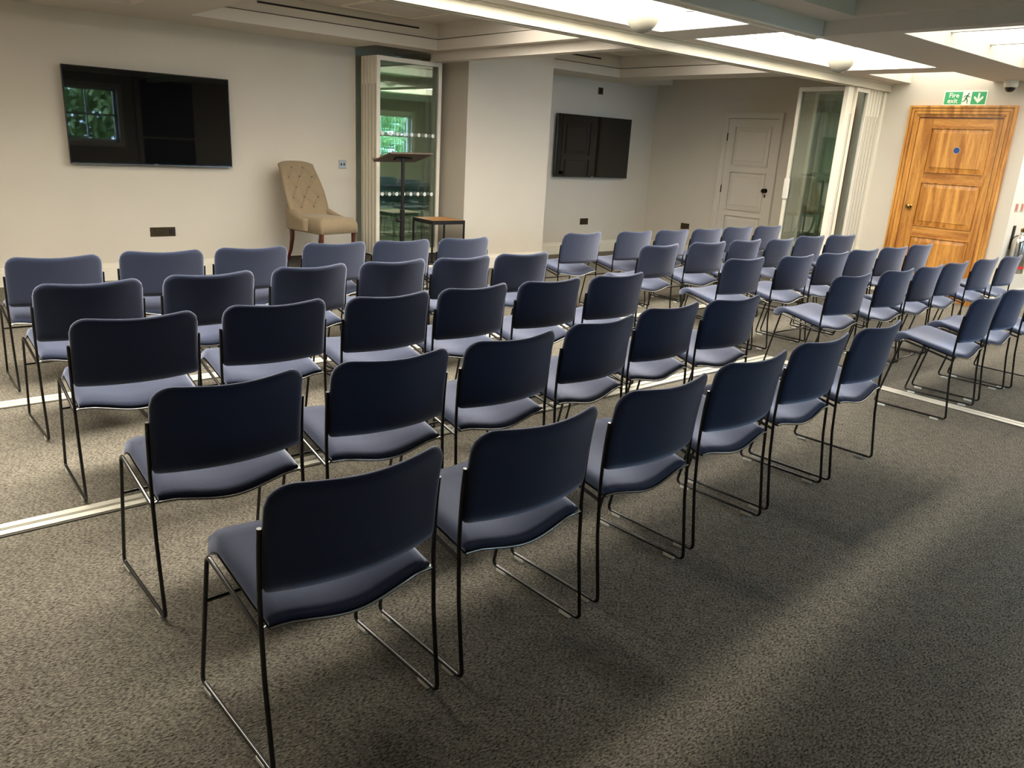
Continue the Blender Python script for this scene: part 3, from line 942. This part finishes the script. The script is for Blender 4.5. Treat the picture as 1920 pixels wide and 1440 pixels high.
# ---------------------------------------------------------------- lectern
LX, LY = 4.52, 7.10
lt = thing('lectern', 'black post lectern with tilted brown board', 'lectern', (LX, LY, .1515))
ang = math.radians(14)
b = MB(); b.bbox(-.245, .245, -.20, .20, -.009, .009, .003)
b.box(-.245, .245, .195, .207, .009, .03)
b.build('reading_board', M['lectern_board'], lt, mtx=Matrix.Translation((.045, .07, 1.10)) @ Matrix.Rotation(-ang, 4, 'X') @ Matrix.Rotation(math.radians(-4), 4, 'Z'))
MB().bbox(-.10, .10, -.03, .03, -.026, -.010, .004).build('board_bracket', M['black_metal'], lt, mtx=Matrix.Translation((.03, .05, 1.10)) @ Matrix.Rotation(-ang, 4, 'X'))
MB().tube([(0, 0, .52), (0, 0, 1.085)], .019, 16).build('upper_post', M['black_metal'], lt, smooth=50)
MB().tube([(0, 0, .03), (0, 0, .58)], .026, 16).build('lower_post', M['black_metal'], lt, smooth=50)
b = MB(); b.tube([(-.02, -.005, .47), (-.055, -.01, .47)], .008, 10); b.lathe([(.019, -.07), (.019, -.05)], (0, -.01, .47), 16, 'X')
b.build('height_knob', M['black_metal'], lt, smooth=40)
MB().bbox(-.20, .20, -.11, .15, 0, .018, .006).build('base_plate', M['black_metal'], lt)

# ---------------------------------------------------------------- side table
tb = thing('side_table', 'square side table with wooden top and black metal frame', 'table', (5.13, 7.305, .1515), math.radians(-3))
hw = .212
MB().bbox(-hw + .012, hw - .012, -hw + .012, hw - .012, .436, .455, .002).build('tabletop', M['table_wood'], tb)
b = MB()
for (x0, x1, y0, y1) in ((-hw, hw, -hw, -hw + .014), (-hw, hw, hw - .014, hw), (-hw, -hw + .014, -hw + .014, hw - .014), (hw - .014, hw, -hw + .014, hw - .014)):
    b.box(x0, x1, y0, y1, .412, .4535)
b.build('apron', M['black_metal'], tb)
for sx in (-1, 1):
    for sy in (-1, 1):
        MB().box(sx * (hw - .008) - .008, sx * (hw - .008) + .008, sy * (hw - .008) - .008, sy * (hw - .008) + .008, 0, .412).build('leg', M['black_metal'], tb)
b = MB()
for (x0, x1, y0, y1) in ((-hw + .016, hw - .016, -hw, -hw + .016), (-hw, -hw + .016, -hw + .016, hw - .016), (hw - .016, hw, -hw + .016, hw - .016)):
    b.box(x0, x1, y0, y1, 0, .016)
b.build('base_rail', M['black_metal'], tb)

# ---------------------------------------------------------------- armchair
ac_ = thing('armchair', 'beige buttoned armchair with dark wooden legs on the platform', 'armchair', (3.80, 7.50, .1515), math.radians(13))
# local: faces -y, x to its left-right; seat centre at origin


def backf(u, v, side):
    """wrap-around back: u across, v up"""
    a = (u * 2 - 1)
    top = 1.005 - .03 * abs(a) ** 3
    z = .40 + (top - .40) * v
    wdt = .232 + .03 * math.sin(PI * min(1, v * 1.1)) - .012 * v
    x = a * wdt
    lean = .19 + .19 * v + .05 * v * v
    y = lean - .055 * abs(a) ** 2.2 * (1 - .4 * v)
    th = .05 if side == 0 else .035
    e = min(1 - abs(a), (1 - v) * 1.6, 1)
    h = th * min(1, math.sqrt(max(0, e) / .16))
    n = Vector((0, 1, -.38)).normalized()
    if side:                      # front (towards the sitter) with button dimples
        dim = 0
        for (bu, bv) in BUTTONS:
            d2 = ((a - bu) * wdt) ** 2 + ((v - bv) * .6) ** 2
            dim += .024 * math.exp(-d2 / .0008)
        for (A_, B_) in CREASES:
            ax, ay = A_[0] * wdt, A_[1] * .6; bx_, by_ = B_[0] * wdt, B_[1] * .6; px, py = a * wdt, v * .6
            tt = max(0, min(1, ((px - ax) * (bx_ - ax) + (py - ay) * (by_ - ay)) / ((bx_ - ax) ** 2 + (by_ - ay) ** 2)))
            dd2 = (px - ax - tt * (bx_ - ax)) ** 2 + (py - ay - tt * (by_ - ay)) ** 2
            dim = max(dim, .017 * math.exp(-dd2 / .00016))
        h2 = h + .012 * min(1, max(0, e) / .3) - min(dim, .034) * min(1, e * 4)
        p = Vector((x, y, z)) - n * h2
    else:
        p = Vector((x, y, z)) + n * h * .6
    return p


BUTTONS = []
for k, vv in enumerate((.88, .73, .56, .40, .24)):
    for bu in ((-.32, .32) if k % 2 == 0 else (-.62, 0, .62)):
        BUTTONS.append((bu, vv))
CREASES = [(p_, q_) for p_ in BUTTONS for q_ in BUTTONS if .10 < p_[1] - q_[1] < .2 and abs(p_[0] - q_[0]) < .4]
b = MB(); b.slab(backf, 60, 70)
bk = b.build('backrest', M['linen'], ac_, smooth=80, weld=True)
for (bu, bv) in BUTTONS:
    p = backf((bu + 1) / 2, bv, 1)
    b = MB(); b.lathe([(.002, -.004), (.009, -.003), (.011, .001), (.008, .005), (.002, .007)], (0, 0, 0), 12, 'Y')
    b.build('button', M['button'], bk, smooth=60, mtx=Matrix.Translation(p))


def seatf(u, v, side):
    a = u * 2 - 1
    s = v                          # 0 rear .. 1 front
    wdt = .245 - .03 * (1 - s)
    x = a * wdt
    y = .27 - .56 * s
    e = min((1 - abs(a)) * .245, (1 - s) * .56 + .0, .2)
    h = .055 * min(1, math.sqrt(max(0, e) / .05))
    x *= 1 - .06 * max(0, (s - .85) / .15) ** 2
    if side:
        return (x, y, .435 + h - .015 * abs(a) ** 2)
    return (x, y, .325 + .012 * (1 - min(1, e / .03)))


b = MB(); b.slab(seatf, 28, 24)
b.build('seat', M['linen'], ac_, smooth=75, weld=True)
for sx in (-1, 1):
    def armf(u, v, side):
        # u along the arm from the back (0) to the front (1), v from bottom to top
        y = .25 - .34 * u
        top = .60 - .135 * (u ** .7) if u < 1 else .465
        z = .35 + (top - .35) * v
        x = sx * (.215 + .035 * u ** .8 - .01 * v)
        e = min(u + .3, 1 - u, (1 - v) * .6, 1)
        h = (.032 + .014 * v) * min(1, math.sqrt(max(0, e) / .12))
        return (x + sx * (h if side else -h * .6), y, z)
    b = MB(); b.slab(armf, 18, 12)
    b.build('armrest', M['linen'], ac_, smooth=75, weld=True)
for sx in (-1, 1):
    MB().tube([(sx * .205, -.245, .001), (sx * .208, -.248, .15), (sx * .21, -.25, .34)], [.014, .019, .025], 10).build('front_leg', M['leg_wood'], ac_, smooth=50)
    MB().tube([(sx * .185, .325, .0085), (sx * .188, .265, .12), (sx * .19, .235, .24), (sx * .19, .232, .36)], [.015, .019, .023, .026], 10).build('rear_leg', M['leg_wood'], ac_, smooth=50)

# ---------------------------------------------------------------- garden outside the rear windows (seen in reflections)
lawn = MB().box(-14, 26, -22, -2.26, -0.35, -0.3).build('lawn', M['grass'])
struct(lawn)
rng = random.Random(3)
for k, (hx, hy, hr) in enumerate(((5.2, -5.6, 1.75), (12.9, -5.8, 1.9))):
    t = thing('garden_tree', ['leafy green tree outside, mirrored in the large screen', 'leafy green tree mirrored in the glass partition behind the lectern'][k], 'tree', (hx, hy, -.3), group='trees in the garden')
    b = MB()
    for q in range(2600):
        th, ph = rng.random() * 2 * PI, math.acos(2 * rng.random() - 1); rr = hr * rng.uniform(.55, 1.0)
        c = Vector((rr * math.sin(ph) * math.cos(th), .7 * rr * math.sin(ph) * math.sin(th), 1.35 + .85 * rr * math.cos(ph)))
        d1_ = Vector((rng.gauss(0, 1), rng.gauss(0, 1), rng.gauss(0, 1))).normalized(); d2_ = d1_.orthogonal().normalized()
        L = rng.uniform(.10, .2)
        b.face([c - d1_ * L, c + d2_ * L * .4, c + d1_ * L, c - d2_ * L * .4])
    b.build('crown', M['leaf'], t)
    MB().tube([(0, 0, 0), (.05, 0, .8), (0, 0, 1.6)], [.12, .1, .06], 10).build('trunk', M['leg_wood'], t, smooth=50)
